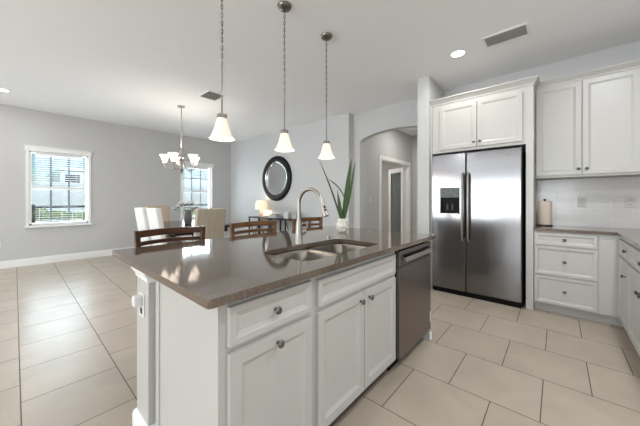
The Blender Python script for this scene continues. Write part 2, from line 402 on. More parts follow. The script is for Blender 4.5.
# interior door off the hallway
r = bpy.data.objects.new('door_1', None); C.objects.link(r); tag(r, 'white-framed door opening with an open glazed door in the hallway', 'door', kind='structure'); r.location = (6.06, 2.90, 0)
dc = MB().box(-.83, -.74, -.018, 0, 0, 2.11).box(.74, .83, -.018, 0, 0, 2.11).box(-.83, .83, -.018, 0, 2.11, 2.20)
dc.box(-.74, -.725, 0, .12, 0, 2.11).box(.725, .74, 0, .12, 0, 2.11).box(-.74, .74, 0, .12, 2.095, 2.11)
dc.build('door_casing', 'trim', r, bevel=.003)
ang = math.radians(58)
lf = MB()
lf.box(0, .115, -.018, .018, .01, 2.09).box(.62, .735, -.018, .018, .01, 2.09).box(.115, .62, -.018, .018, 1.97, 2.09).box(.115, .62, -.018, .018, .01, .22)
dl = lf.build('door_leaf', 'trim', r, loc=(.725, .13, 0), rot=(0, 0, ang), bevel=.003)
MB().box(.115, .62, -.004, .004, .22, 1.97).build('pane', 'dglass', dl)
hm = MB()
for z in (.25, 1.16, 1.86): hm.box(-.02, .035, -.022, -.017, z - .05, z + .05).tube([(-.008, -.026, z - .05), (-.008, -.026, z + .05)], .009, 8)
hm.build('hinges', 'blackm', dl)

# ------------------------------------------------------------------ cabinet builders (local: x width, -y outward, z up)
DOOR = [(.002, -.019), (.048, -.019), (.051, -.016), (.066, -.009)]
DRAW = [(.002, -.019), (.026, -.019), (.029, -.016), (.044, -.009)]
def knob(par, x, z, y=-.018):
    mtx = Matrix.Translation((x, y, z)) @ Matrix.Rotation(PI / 2, 4, 'X')
    MB().lathe([(0, 0), (.008, 0), (.006, .008), (.006, .014), (.013, .018), (.0155, .023), (.013, .028), (.006, .031), (0, .0315)], n=16, mtx=mtx).build('knob', 'knob', par)
def door(par, x0, x1, z0, z1, kx=None, kz=None, name='door', prof=DOOR):
    o = MB().ringpanel(x0, x1, z0, z1, prof).build(name, 'cab', par, bevel=.0015)
    if kx is not None: knob(o, kx, kz)
    return o
def drawer(par, x0, x1, z0, z1, name='drawer', kn=True, kx=None):
    o = door(par, x0, x1, z0, z1, None, None, name, DRAW)
    if kn: knob(o, kx or (x0 + x1) / 2, (z0 + z1) / 2, -.008)
    return o

# island (front faces -Y at .85)
IY = .85
a = thing('base_cabinet', 'white island cabinet with one drawer over one door, beside the sink cabinet', 'cabinet', (.455, IY, 0))
MB().box(0, .46, 0, .60, .10, .884).build('cabinet_body', 'cab', a, bevel=.002)
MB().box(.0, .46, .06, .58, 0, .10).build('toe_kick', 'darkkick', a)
drawer(a, .025, .437, .715, .856); door(a, .025, .437, .125, .692, .235, .655)
a = thing('sink_cabinet', 'white double-door island cabinet below the sink', 'cabinet', (.915, IY, 0))
MB().box(0, .84, 0, .015, .10, .884).box(0, .015, .015, .60, .10, .884).box(.825, .84, .015, .60, .10, .884).box(.015, .825, .585, .60, .10, .884).box(.015, .825, .015, .585, .10, .115).build('cabinet_body', 'cab', a, bevel=.001)
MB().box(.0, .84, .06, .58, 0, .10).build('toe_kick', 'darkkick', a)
drawer(a, .018, .817, .715, .848, 'false_drawer_front', False)
door(a, .018, .414, .125, .692, .372, .650); door(a, .419, .817, .125, .692, .466, .650)
d = thing('dishwasher', 'dark stainless dishwasher at the right end of the island', 'dishwasher', (1.765, IY, 0))
MB().box(.0, .62, .0, .56, .10, .868).build('tub_body', 'black', d)
MB().box(.004, .616, -.03, .0, .105, .742).box(.004, .616, -.03, .0, .742, .752).build('door_panel', 'dsteel', d, bevel=.004)
MB().box(.004, .616, -.03, .0, .755, .862).build('control_panel', 'dsteel', d, bevel=.004)
MB().box(.06, .56, -.058, -.046, .783, .815).box(.07, .095, -.048, -.03, .79, .808).box(.525, .55, -.048, -.03, .79, .808).build('handle', 'hbar', d, bevel=.004)
MB().box(.06, .56, -.0315, -.03, .817, .832).build('handle_recess', 'black', d)
MB().box(.0, .62, .05, .09, 0, .10).build('toe_kick', 'black', d)
MB().box(.597, .606, -.034, -.03, .17, .26).build('energy_sticker', 'plate', d)
e = thing('island_end_panel', 'thin white end panel between the dishwasher and the refrigerator aisle', 'panel', (2.39, IY, 0))
MB().box(0, .022, -.015, .60, 0, .884).build('panel_board', 'cab', e)
MB().box(-.006, .03, -.028, -.015, 0, .065).build('corner_block', 'trim', e, bevel=.004)
k = thing('island_back_wall', 'white half-height back wall of the island under the overhanging counter', 'panel', (.46, 1.455, 0))
MB().box(0, 1.952, 0, .16, 0, .884).build('panel_board', 'cab', k)
MB().box(0, 1.952, .16, .174, 0, .13).build('base_moulding', 'trim', k, bevel=.003)
s = thing('island_side_panel', 'white side panel closing the near end of the island cabinets', 'panel', (.449, .85, 0))
MB().box(0, .0055, 0, .54, 0, .884).build('panel_board', 'cab', s)
MB().box(-.006, .0055, .54, .583, 0, .884).build('corner_trim', 'cab', s, bevel=.001)
p = thing('island_post', 'white square end post of the island with crown and base moulding', 'post', (.42, 1.46, 0))
MB().box(0, .04, 0, .18, 0, .884).build('post_shaft', 'cab', p, bevel=.002)
def mould(lo, hi, prof):   # lo/hi: footprint, prof: (offset, z)
    m = MB(); lp = []
    for o_, z in prof: lp.append([m.bm.verts.new(q) for q in ((lo[0] - o_, lo[1] - o_, z), (hi[0], lo[1] - o_, z), (hi[0], hi[1] + o_, z), (lo[0] - o_, hi[1] + o_, z))])
    for A, B in zip(lp, lp[1:]):
        for i in range(4): m.bm.faces.new((A[i], A[(i + 1) % 4], B[(i + 1) % 4], B[i]))
    m.bm.faces.new(lp[0]); m.bm.faces.new(lp[-1]); return m
mould((0, 0), (.04, .18), [(.016, 0), (.016, .11), (.013, .125), (.006, .135), (.001, .14)]).build('base_moulding', 'trim', p)
mould((0, 0), (.04, .18), [(.001, .825), (.004, .83), (.006, .845), (.014, .858), (.02, .866), (.022, .8835)]).build('crown_moulding', 'trim', p)
o = thing('wall_outlet', 'white outlet on the island post below the countertop corner', 'outlet', (.42, 1.545, .70))
MB().box(-.006, 0, -.036, .036, -.058, .058).build('cover_plate', 'plate', o, bevel=.002)
MB().box(-.0068, -.0058, -.017, .017, -.042, -.012).build('socket', 'slot', o)
o = thing('plug_in_freshener', 'white plug-in device sticking out of the island outlet', 'plug', (.413, 1.545, .725))
MB().box(-.034, 0, -.022, .022, -.025, .025).build('plug_body', 'plate', o, bevel=.006)
MB().lathe([(0, 0), (.014, 0), (.018, .02), (.012, .038), (0, .042)], c=(-.022, 0, -.012), n=14).build('refill_bottle', 'plate', o)

def rrect(x0, x1, y0, y1, r, n=6):
    out = []
    for cx, cy, a0 in ((x1 - r, y0 + r, -PI / 2), (x1 - r, y1 - r, 0), (x0 + r, y1 - r, PI / 2), (x0 + r, y0 + r, PI)):
        out += [(cx + r * math.cos(a0 + PI / 2 * i / n), cy + r * math.sin(a0 + PI / 2 * i / n)) for i in range(n + 1)]
    return out
c = MB().prism(rrect(.39, 2.45, .797, 2.034, .014), .884, .914, [rrect(.95, 1.70, .925, 1.315, .07)]).build('island_countertop', 'quartz', bevel=.003)
tag(c, 'polished brown quartz countertop of the kitchen island', 'countertop')
# sink
s = thing('double_sink', 'undermount stainless double-bowl sink in the island', 'sink', (1.325, 1.12, .70))
def bowl(x0, x1, y0, y1):
    m = MB(); ls = []
    for ins, z, r in ((0, .1835, .06), (.006, .17, .06), (.014, .02, .06), (.04, .002, .04), (.10, 0, .02)):
        ls.append([m.bm.verts.new((q[0], q[1], z)) for q in rrect(x0 + ins, x1 - ins, y0 + ins, y1 - ins, r, 5)])
    for A, B in zip(ls, ls[1:]):
        for i in range(len(A)): m.bm.faces.new((A[i], A[(i + 1) % len(A)], B[(i + 1) % len(A)], B[i])).smooth = True
    m.bm.faces.new(ls[-1]); return m
for q in ((-.385, -.012), (.012, .385)):
    bo = bowl(q[0], q[1], -.205, .205).build('bowl', 'sink', s, solid=.002)
    MB().lathe([(0, .003), (.025, .003), (.04, .005), (.045, .003), (.045, .001)], c=((q[0] + q[1]) / 2, .03, .001), n=20).build('drain', 'nickel', bo)
MB().box(-.012, .012, -.205, .205, .165, .1835).build('divider', 'sink', s, bevel=.004)
# faucet
f = thing('kitchen_faucet', 'tall brushed nickel gooseneck faucet behind the sink', 'faucet', (1.325, 1.365, .914))
MB().lathe([(0, 0), (.03, 0), (.03, .006), (.025, .012), (.024, .10), (.021, .14), (.014, .17), (.0135, .175), (0, .175)], n=20).build('faucet_body', 'nickel', f)
pts = [(0, 0, .17), (0, 0, .27)] + [(0, -.105 + .105 * math.cos(t), .275 + .105 * math.sin(t)) for t in [PI * i / 16 * .9 for i in range(1, 17)]]
e0 = Vector(pts[-1]); dr = (Vector(pts[-1]) - Vector(pts[-2])).normalized()
MB().tube(pts, .0125, 12).build('gooseneck', 'nickel', f)
sh = MB().tube([e0, e0 + dr * .03, e0 + dr * .085, e0 + dr * .115], [.013, .0155, .020, .021], 14).build('spray_head', 'nickel', f)
n_ = Vector((-.35, -.9, .2)).normalized()
MB().tube([e0 + dr * .045 + n_ * .014, e0 + dr * .062 + n_ * .016], .006, 8).tube([e0 + dr * .068 + n_ * .016, e0 + dr * .085 + n_ * .017], .006, 8).build('spray_buttons', 'black', sh)
MB().tube([(.015, 0, .075), (.055, 0, .075)], .018, 14).tube([(.05, 0, .075), (.062, -.01, .10), (.07, -.02, .15)], [.009, .0065, .006], 10).build('handle', 'nickel', f)
o = MB().lathe([(0, 0), (.02, 0), (.02, .006), (.014, .008), (.013, .014), (0, .015)], n=16).build('air_switch_button', 'nickel', loc=(1.69, 1.40, .914)); tag(o, 'small round nickel button behind the right sink bowl', 'button')

# plant in pebbled vase
v = thing('potted_plant', 'green strappy plant in a white pebbled vase on the island', 'plant', (2.06, 1.53, .914))
MB().lathe([(0, 0), (.03, 0), (.038, .006), (.05, .03), (.054, .06), (.048, .095), (.038, .118), (.036, .13), (.03, .13), (.028, .12), (0, .118)], n=24).build('vase', 'stone', v)
mp_ = MB()
for i in range(60):
    a = random.uniform(0, 2 * PI); z = random.uniform(.02, .12); rr = {0: .045, 1: .053, 2: .052, 3: .044}[min(3, int(z / .03))]
    mp_.sphere((rr * math.cos(a), rr * math.sin(a), z), random.uniform(.006, .011), u=7, v=5)
mp_.build('pebbles', 'stone', v)
def leafstrip(pts, ws, nrm, name, m, curl=.35):
    mb = MB(); rows = []
    for i, (p0, w) in enumerate(zip(pts, ws)):
        p0 = Vector(p0); t = (Vector(pts[min(i + 1, len(pts) - 1)]) - Vector(pts[max(i - 1, 0)])).normalized()
        sd = t.cross(Vector(nrm)).normalized(); nn = sd.cross(t)
        rows.append([mb.bm.verts.new(p0 + sd * w * k + nn * w * curl * (k * k)) for k in (-1, -.5, 0, .5, 1)])
    for A, B in zip(rows, rows[1:]):
        for j in range(4): mb.bm.faces.new((A[j], A[j + 1], B[j + 1], B[j])).smooth = True
    return mb.build(name, m, v, solid=.003)
def bez(p0, p1, p2, n=12): return [tuple((1 - t) ** 2 * a + 2 * t * (1 - t) * b + t * t * c_ for a, b, c_ in zip(p0, p1, p2)) for t in [i / n for i in range(n + 1)]]
Rt = Vector((math.sin(math.radians(41.4)), -math.cos(math.radians(41.4)), 0))   # leaves fan in this plane
Nf = (-.75, -.66, 0)
def RP(r_, z, q=0): return (Rt.x * r_ - .75 * q, Rt.y * r_ - .66 * q, z)
leafstrip(bez(RP(0, .10), RP(.035, .35), RP(.085, .70)), [.010, .013, .016, .018, .020, .021, .021, .021, .020, .018, .014, .008, .001], Nf, 'leaf', 'leaf')
leafstrip(bez(RP(.01, .10), RP(.06, .30, .03), RP(.115, .66, .04)), [.007, .009, .010, .011, .012, .013, .013, .013, .012, .010, .008, .005, .001], Nf, 'leaf', 'leaf')
leafstrip(bez(RP(-.005, .10), RP(-.03, .25, .02), RP(-.05, .40, .02)), [.01, .014, .017, .018, .018, .017, .016, .014, .012, .009, .006, .003, .001], Nf, 'leaf', 'leaf')
leafstrip(bez(RP(-.01, .10), RP(-.10, .42), RP(-.22, .68)), [.006, .007, .008, .008, .008, .008, .007, .007, .006, .005, .004, .002, .001], Nf, 'leaf', 'leafd')
leafstrip(bez(RP(.02, .32), RP(-.02, .44), RP(-.13, .50)), [.005] * 11 + [.003, .001], Nf, 'leaf', 'leafd')

# refrigerator
fr = thing('refrigerator', 'stainless side-by-side refrigerator with ice and water dispenser', 'refrigerator', (3.742, 1.281, 0), -PI / 2)
# local: x 0..1.0 to the right, -y towards the camera
MB().box(.005, .995, .045, .62, .012, 1.80).build('cabinet_body', 'black', fr)
MB().box(.02, .98, .02, .06, .0, .055).build('toe_grille', 'black', fr, bevel=.004)
def fdoor(x0, x1, name, label=None):
    return MB().box(x0, x1, 0, .04, .065, 1.815).build(name, 'steel', fr, bevel=.008)
# left door: built round the dispenser niche
ld = MB().prism(rect(.012, .418, .065, 1.815), 0, .04, [rect(.118, .352, 1.035, 1.375)], 'y').build('freezer_door', 'steel', fr, bevel=.004)
rd = fdoor(.428, .985, 'fresh_food_door')
MB().box(.118, .352, .028, .045, 1.035, 1.375).box(.118, .13, .0, .03, 1.035, 1.375).box(.34, .352, .0, .03, 1.035, 1.375).box(.13, .34, 0, .03, 1.035, 1.05).build('dispenser_niche', 'black', ld)
MB().box(.122, .348, -.004, .028, 1.25, 1.375).build('display_panel', 'panel', ld, bevel=.004)
MB().box(.19, .215, .01, .028, 1.09, 1.17).box(.25, .275, .01, .028, 1.09, 1.17).build('paddle', 'blackm', ld)
MB().box(.125, .345, -.012, .02, 1.032, 1.046).build('drip_tray', 'steel', ld)
for par, x in ((ld, .392), (rd, .456)):
    MB().tube([(x, -.002, .70), (x, -.04, .715), (x, -.055, .76), (x, -.058, 1.12), (x, -.055, 1.49), (x, -.04, 1.54), (x, -.002, 1.555)], .013, 12).build('handle', 'nickel', par)
em = MB().lathe([(0, 0), (.022, 0), (.022, .002), (0, .0025)], n=20, mtx=Matrix.Translation((.86, 0, 1.735)) @ Matrix.Rotation(PI / 2, 4, 'X') @ Matrix.Diagonal((1.2, .8, 1, 1)))
em.build('emblem', 'knob', rd)

# enclosure panels and cabinet above the refrigerator
for y0, y1, lab in ((1.287, 1.313, 'tall white panel left of the refrigerator'), (.195, .262, 'tall white panel right of the refrigerator')):
    o = MB().box(3.79, XK - .002, y0, y1, 0, 1.848 if y0 < 1 else 2.50).build('tall_side_panel', 'cab', bevel=.002); tag(o, lab, 'panel')
a = thing('overhead_cabinet', 'white two-door cabinet above the refrigerator', 'cabinet', (3.80, 1.303, 0), -PI / 2)
MB().box(.018, 1.108, 0, .60, 1.85, 2.50).build('cabinet_body', 'cab', a, bevel=.002)
door(a, .118, .556, 1.885, 2.455, .527, 1.945); door(a, .562, 1.012, 1.885, 2.455, .592, 1.945)
def crown(par, x0, x1, z0, z1, d0, depth, side0=True, side1=True):
    m = MB(); lp = []; h = z1 - z0
    for o_, z in ((0, z0), (.008, z0), (.010, z0 + h * .2), (.03, z0 + h * .55), (.044, z0 + h * .8), (.05, z0 + h * .84), (.05, z1), (0, z1)):
        l = x0 - (o_ if side0 else 0); r_ = x1 + (o_ if side1 else 0)
        lp.append([m.bm.verts.new(q) for q in ((l, depth, z), (l, d0 - o_, z), (r_, d0 - o_, z), (r_, depth, z))])
    for A, B in zip(lp, lp[1:]):
        for i in range(4): m.bm.faces.new((A[i], A[(i + 1) % 4], B[(i + 1) % 4], B[i]))
    m.bm.faces.new(lp[0]); m.bm.faces.new(lp[-1]); return m.build('crown_moulding', 'cab', par)
crown(a, -.008, 1.108, 2.50, 2.575, 0, .215, False, True)
# wall cabinets right
a = thing('upper_cabinet', 'white double-door wall cabinet above the paper towels', 'cabinet', (4.08, .192, 0), -PI / 2)
MB().box(0, .82, 0, .32, 1.475, 2.53).build('cabinet_body', 'cab', a, bevel=.002)
door(a, .008, .392, 1.497, 2.515, .367, 1.56); door(a, .398, .812, 1.497, 2.515, .432, 1.56)
crown(a, 0, .82, 2.53, 2.595, 0, .32, False, False)
a = thing('upper_cabinet', 'white corner wall cabinet at the right edge', 'cabinet', (4.08, -.635, 0), -PI / 2)
MB().box(0, .41, 0, .32, 1.475, 2.53).build('cabinet_body', 'cab', a, bevel=.002)
door(a, .008, .40, 1.497, 2.515, .035, 1.56)
crown(a, 0, .41, 2.53, 2.595, 0, .32, False, False)

# base drawers right of refrigerator
a = thing('drawer_cabinet', 'white three-drawer base cabinet beside the refrigerator', 'cabinet', (3.80, .192, 0), -PI / 2)
MB().box(0, .498, 0, .60, .10, .884).build('cabinet_body', 'cab', a, bevel=.002)
MB().box(0, .498, .06, .10, 0, .10).build('toe_kick', 'kick', a)
drawer(a, .006, .494, .735, .868); drawer(a, .006, .494, .418, .722); drawer(a, .006, .494, .112, .405)
a = thing('corner_cabinet', 'plain white corner base cabinet filler', 'cabinet', (3.80, -.306, 0), -PI / 2)
MB().box(0, .738, 0, .60, .10, .884).build('cabinet_body', 'cab', a)
MB().box(0, .17, .06, .10, 0, .10).build('toe_kick', 'kick', a)
# right run facing +Y
for x1, w, lab in ((3.795, .46, 'white drawer-over-door base cabinet in the right corner'), (3.335, 1.01, 'white double-door base cabinet with one wide drawer at the right edge')):
    a = thing('base_cabinet', lab, 'cabinet', (x1, -.455, 0), PI)
    MB().box(0, w, 0, .59, .10, .884).build('cabinet_body', 'cab', a, bevel=.002)
    MB().box(0, w, .06, .10, 0, .10).build('toe_kick', 'kick', a)
    x0 = .02 if x1 > 3.5 else .005
    drawer(a, x0, w - .01, .71, .855, kx=.37 if x1 > 3.5 else None); 
    if x1 > 3.5: door(a, x0, w - .01, .112, .695, .375, .57)
    else: door(a, x0, w / 2 - .002, .112, .695, w / 2 - .045, .57); door(a, w / 2 + .002, w - .01, .112, .695, w / 2 + .045, .57)
c = MB().prism([(3.765, .193), (3.765, -.425), (2.31, -.425), (2.31, YR + .002), (XK - .013, YR + .002), (XK - .013, .193)], .884, .914).build('perimeter_countertop', 'quartz', bevel=.003)
tag(c, 'brown quartz L-shaped countertop along the kitchen wall', 'countertop')
# outlets on backsplash
for y, lab in ((-.22, 'grey outlet on the backsplash near the paper towels'), (-.592, 'grey outlet on the backsplash at the right edge')):
    o = thing('wall_outlet', lab, 'outlet', (XK - .012, y, 1.197), -PI / 2)
    MB().box(-.038, .038, -.006, 0, -.06, .06).build('cover_plate', 'gplate', o, bevel=.002)
    MB().box(-.017, .017, -.0078, -.006, .01, .038).box(-.017, .017, -.0078, -.006, -.038, -.01).build('socket', 'gplate', o, bevel=.001)
    for sx in (-.008, .005):
        for sz in (.018, -.03): MB().box(sx, sx + .003, -.009, -.0078, sz, sz + .012).build('slot', 'slot', o)
o = thing('light_switch', 'white rocker switch on the hallway wall inside the arch', 'switch', (4.85, 2.90, 1.22))
MB().box(-.036, .036, -.006, 0, -.058, .058).build('cover_plate', 'plate', o, bevel=.002); MB().box(-.016, .016, -.010, -.006, -.032, .032).build('rocker', 'plate', o, bevel=.002)
o = thing('wall_outlet', 'white outlet low on the left wall at the picture edge', 'outlet', (-.20, YW, .42))
MB().box(-.036, .036, -.006, 0, -.058, .058).build('cover_plate', 'plate', o, bevel=.002); MB().box(-.016, .016, -.008, -.006, -.032, .032).build('socket', 'plate', o)
# paper towels
o = thing('paper_towel_holder', 'upright paper towel roll on a small stand by the refrigerator panel', 'paper towels', (4.20, .112, .914))
MB().lathe([(0, 0), (.075, 0), (.075, .008), (.07, .012), (0, .012)], n=28).build('base', 'blackm', o)
MB().lathe([(0, .012), (.006, .012), (.006, .30), (.012, .305), (.012, .315), (0, .32)], n=12).build('post', 'blackm', o)
MB().lathe([(.02, .014), (.062, .014), (.064, .02), (.064, .285), (.062, .29), (.02, .29), (.02, .014)], n=32).build('paper_roll', 'paper', o)

# ------------------------------------------------------------------ ceiling fittings
def pendant(x, label):
    o = thing('pendant_lamp', label, 'lamp', (x, 1.79, 1.655), group='pendant lamps over the island')
    MB().lathe([(.087, 0), (.083, .004), (.066, .035), (.053, .070), (.044, .105), (.036, .135), (.031, .15), (.028, .152), (.033, .135), (.041, .105), (.050, .070), (.063, .035), (.08, .006), (.087, 0)], n=32).build('lamp_shade', 'shade', o)
    MB().lathe([(0, .145), (.034, .145), (.034, .172), (.012, .176), (.012, .185), (0, .185)], n=20).build('socket_cap', 'pend', o)
    MB().tube([(0, 0, .18), (0, 0, .545)], .0055, 10).build('rod', 'pend', o)
    ch = MB(); z = .545; i = 0
    while z < H - 1.655 - .05:
        L_ = .034; pts = [(0, .008 * math.cos(t), z + L_ / 2 + L_ / 2 * math.sin(t) * 1.15) for t in [2 * PI * q / 10 for q in range(10)]]
        a_ = i * PI / 2 + .5
        pts = [(p_[1] * math.sin(a_), p_[1] * math.cos(a_), p_[2]) for p_ in pts]
        ch.tube(pts, .0022, 5, closed=True); z += .029; i += 1
    ch.tube([(0.002, 0, .545), (.004, .002, .8), (-.002, .003, 1.0), (0, 0, H - 1.655 - .03)], .0022, 5)
    ch.build('chain', 'pend', o)
    MB().lathe([(0, -.04), (.012, -.04), (.02, -.034), (.045, -.03), (.058, -.016), (.062, -.004), (.062, 0), (0, 0)], c=(0, 0, H - 1.655), n=28).build('canopy', 'pend', o)
    MB().sphere((0, 0, .07), .022).build('bulb', 'bulb', o)
pendant(.976, 'nearest pendant lamp with a white glass bell shade, above the left of the island')
pendant(1.562, 'middle pendant lamp with a white glass bell shade, left of the mirror')
pendant(2.133, 'farthest pendant lamp with a white glass bell shade, right of the mirror')
for x in (.976, 1.562, 2.133): lamp('pendant_light', 'POINT', (x, 1.79, 1.60), (0, 0, 0), 1.2, (1, .88, .74), .04)

cx, cy = 2.0, 5.12
o = thing('chandelier', 'five-arm brushed nickel chandelier with white glass bell shades over the dining table', 'chandelier', (cx, cy, 1.70))
MB().lathe([(0, 0), (.012, .004), (.02, .02), (.012, .035), (.03, .05), (.036, .07), (.02, .10), (.014, .14), (.02, .17), (.03, .20), (.02, .24), (.012, .28), (.012, .34), (.02, .36), (0, .37)], n=20).build('centre_column', 'nickel', o)
lp = MB()
for q in range(2):
    lp.tube([(math.cos(q * PI / 2) * .07 * math.sin(t), math.sin(q * PI / 2) * .07 * math.sin(t), .30 + .075 - .075 * math.cos(t)) for t in [2 * PI * i / 20 for i in range(20)]], .006, 6, closed=True)
lp.build('top_loops', 'nickel', o)
MB().tube([(0, 0, .45), (0, 0, H - 1.70 - .02)], .007, 8).build('rod', 'nickel', o)
MB().lathe([(0, -.03), (.02, -.03), (.055, -.02), (.065, 0), (0, 0)], c=(0, 0, H - 1.70), n=24).build('canopy', 'nickel', o)
for i in range(5):
    a_ = 2 * PI * i / 5 + math.radians(41.4 + 180)
    dx, dy = math.cos(a_), math.sin(a_)
    ar = MB().tube([(dx * r_, dy * r_, z) for r_, z in ((.015, .28), (.05, .20), (.09, .10), (.14, .055), (.20, .06), (.25, .10), (.265, .14), (.265, .165))], .008, 8).build('arm', 'nickel', o)
    MB().lathe([(0, .16), (.03, .16), (.034, .17), (.02, .19), (0, .19)], c=(dx * .265, dy * .265, 0), n=16).build('socket_cup', 'nickel', ar)
    MB().lathe([(.03, .185), (.034, .20), (.045, .24), (.062, .28), (.083, .322), (.087, .325), (.083, .326), (.058, .285), (.041, .245), (.028, .205), (.0, .19)], c=(dx * .265, dy * .265, 0), n=24).build('lamp_shade', 'shade2', ar)
for i in range(5):
    a_ = 2 * PI * i / 5 + math.radians(221.4); lamp('chandelier_light', 'POINT', (cx + .265 * math.cos(a_), cy + .265 * math.sin(a_), 1.70 + .27), (0, 0, 0), 2.0, (1, .93, .84), .02)

for x, y, lab in ((3.40, .862, 'round recessed ceiling light in front of the refrigerator'), (-.13, 6.42, 'recessed ceiling light at the left edge near the window wall')):
    o = thing('recessed_light', lab, 'ceiling light', (x, y, H), group='recessed ceiling lights')
    MB().lathe([(.07, -.001), (.088, -.001), (.090, -.005), (.086, -.008), (.072, -.006), (.070, -.001)], n=32).build('trim_ring', 'trim', o)
    MB().lathe([(0, -.003), (.071, -.003), (.071, -.001), (0, -.001)], n=32).build('lens', 'bulb', o)
    lamp('recessed_or_fill_lamp', 'AREA', (x, y, H - .012), (0, 0, 0), 6, (1, .98, .95), .13)
for x, y in ((1.0, -.5), (2.5, -.5), (-2.2, -1.0), (-3.2, 2.6), (-2.8, 5.4), (-.2, 3.5)): lamp('recessed_or_fill_lamp', 'AREA', (x, y, H - .012), (0, 0, 0), 15, (.95, .97, 1), .13)  # unseen fill lamps added at the ceiling for ambient light, without fittings

def vent(name, x0, x1, y0, y1, lab, along, mt='grille'):
    o = thing('ceiling_vent', lab, 'vent', ((x0 + x1) / 2, (y0 + y1) / 2, H)); w = (x1 - x0) / 2; d = (y1 - y0) / 2; b = .026
    MB().prism(rect(-w, w, -d, d), -.010, -.001, [rect(-w + b, w - b, -d + b, d - b)]).build('frame', 'trim', o, bevel=.002)
    MB().box(-w + b, w - b, -d + b, d - b, -.002, -.001).build('duct', 'dark', o)
    s_ = MB()
    if along == 'y':
        n = int((2 * w - 2 * b) / .022)
        for i in range(n): s_.box(-.010, .010, -d + b, d - b, -.0008, .0008, Matrix.Translation((-w + b + (i + .5) * (2 * w - 2 * b) / n, 0, -.010)) @ Matrix.Rotation(math.radians(32), 4, 'Y'))
    else:
        n = int((2 * d - 2 * b) / .022)
        for i in range(n): s_.box(-w + b, w - b, -.010, .010, -.0008, .0008, Matrix.Translation((0, -d + b + (i + .5) * (2 * d - 2 * b) / n, -.010)) @ Matrix.Rotation(math.radians(-32), 4, 'X'))
    s_.build('louvres', mt, o)
vent('a', 3.235, 3.465, .20, .60, 'rectangular louvred ceiling vent above the kitchen aisle', 'y')
vent('b', 1.97, 2.27, 4.03, 4.38, 'square ceiling vent behind the nearest pendant lamp', 'x')

# ------------------------------------------------------------------ mirror and console
o = thing('round_mirror', 'large round mirror with a wide black frame on the far wall', 'mirror', (XF, 5.235, 1.755), -PI / 2)
RX = Matrix.Rotation(PI / 2, 4, 'X')
MB().lathe([(.405, 0), (.56, 0), (.558, .02), (.53, .045), (.47, .055), (.425, .04), (.415, .02), (.405, .015), (.405, 0)], n=64, mtx=RX).build('black_frame', 'bframe', o)
MB().lathe([(.375, .0), (.41, .0), (.422, .022), (.41, .038), (.395, .03), (.378, .014), (.375, 0)], n=64, mtx=RX).build('silver_rim', 'silver', o)
MB().lathe([(0, .010), (.38, .010), (.38, .004), (0, .004)], n=64, mtx=RX).build('mirror_glass', 'mirror', o)
CX, CZ = 4.12, .80
o = thing('console_table', 'long black metal console table below the round mirror', 'table', (CX, 4.98, 0), -PI / 2)
MB().box(-.96, .96, -.16, .16, CZ - .03, CZ).build('table_top', 'blackm', o, bevel=.003)
for x in (-.94, -.50, -.06, .45, .92):
    m = MB(); m.box(x - .013, x + .013, -.155, -.13, 0, CZ - .03).box(x - .013, x + .013, .13, .155, 0, CZ - .03); m.build('leg', 'blackm', o)
for x0, x1 in ((-.94, -.50), (-.50, -.06), (.45, .92)):
    m = MB(); mid = (x0 + x1) / 2
    m.tube([(x0, -.142, CZ - .04), (mid, -.142, .30)], .010, 6).tube([(x1, -.142, CZ - .04), (mid, -.142, .30)], .010, 6).tube([(mid, -.142, .30), (x0, -.142, .03)], .010, 6).tube([(mid, -.142, .30), (x1, -.142, .03)], .010, 6)
    m.build('cross_brace', 'blackm', o)
MB().box(-.94, .94, -.15, .15, .12, .14).build('shelf', 'blackm', o)
o = thing('table_lamp', 'small lit lamp with pink base and cream shade on the console table', 'lamp', (4.12, 5.60, CZ))
MB().lathe([(0, 0), (.05, 0), (.055, .01), (.045, .02), (.045, .16), (.04, .18), (.012, .19), (.012, .22), (0, .22)], n=24).build('lamp_base', 'pink', o)
MB().lathe([(.155, .19), (.15, .30), (.13, .38), (.10, .41), (.098, .408), (.127, .378), (.147, .30), (.152, .19), (.155, .19)], n=28).build('lamp_shade', 'lshade', o)
MB().sphere((0, 0, .28), .03).build('bulb', 'bulb', o)
lamp('table_lamp_light', 'POINT', (4.12, 5.60, CZ + .30), (0, 0, 0), 6, (1, .9, .74), .05)
for i, (y, z, w, d, lab, mm) in enumerate(((5.02, 0, .30, .22, 'thick charcoal book lying at the bottom of the stack on the console', 'book'), (5.03, .03, .26, .19, 'grey book in the middle of the stack on the console', 'bookg'), (5.02, .055, .20, .15, 'smaller charcoal book topmost of the stack on the console', 'book'))):
    b_ = thing('book', lab, 'book', (4.10, y, CZ + z), -PI / 2 + .06 * i, 'books stacked on the console table'); t = .029 if i == 0 else .024
    MB().box(-w / 2, w / 2, -d / 2, d / 2, 0, .003).box(-w / 2, w / 2, -d / 2, d / 2, t - .003, t).box(-w / 2, -w / 2 + .004, -d / 2, d / 2, .003, t - .003).build('cover', mm, b_)
    MB().box(-w / 2 + .004, w / 2 - .004, -d / 2 + .004, d / 2 - .004, .003, t - .003).build('pages', 'plate', b_)
o = thing('decor_box', 'small white patterned box on the console table', 'box', (4.10, 4.58, CZ), -PI / 2)
MB().box(-.075, .075, -.06, .06, 0, .12).build('box_body', 'stone', o, bevel=.004); MB().box(-.078, .078, -.063, .063, .12, .145).build('lid', 'plate', o, bevel=.004)
o = thing('decor_box', 'plain pale grey box right of the white patterned box on the console', 'box', (4.14, 4.37, CZ), -PI / 2)
MB().box(-.075, .075, -.06, .06, 0, .11).build('box_body', 'gplate', o, bevel=.004); MB().box(-.078, .078, -.063, .063, .11, .13).build('lid', 'gplate', o, bevel=.004)

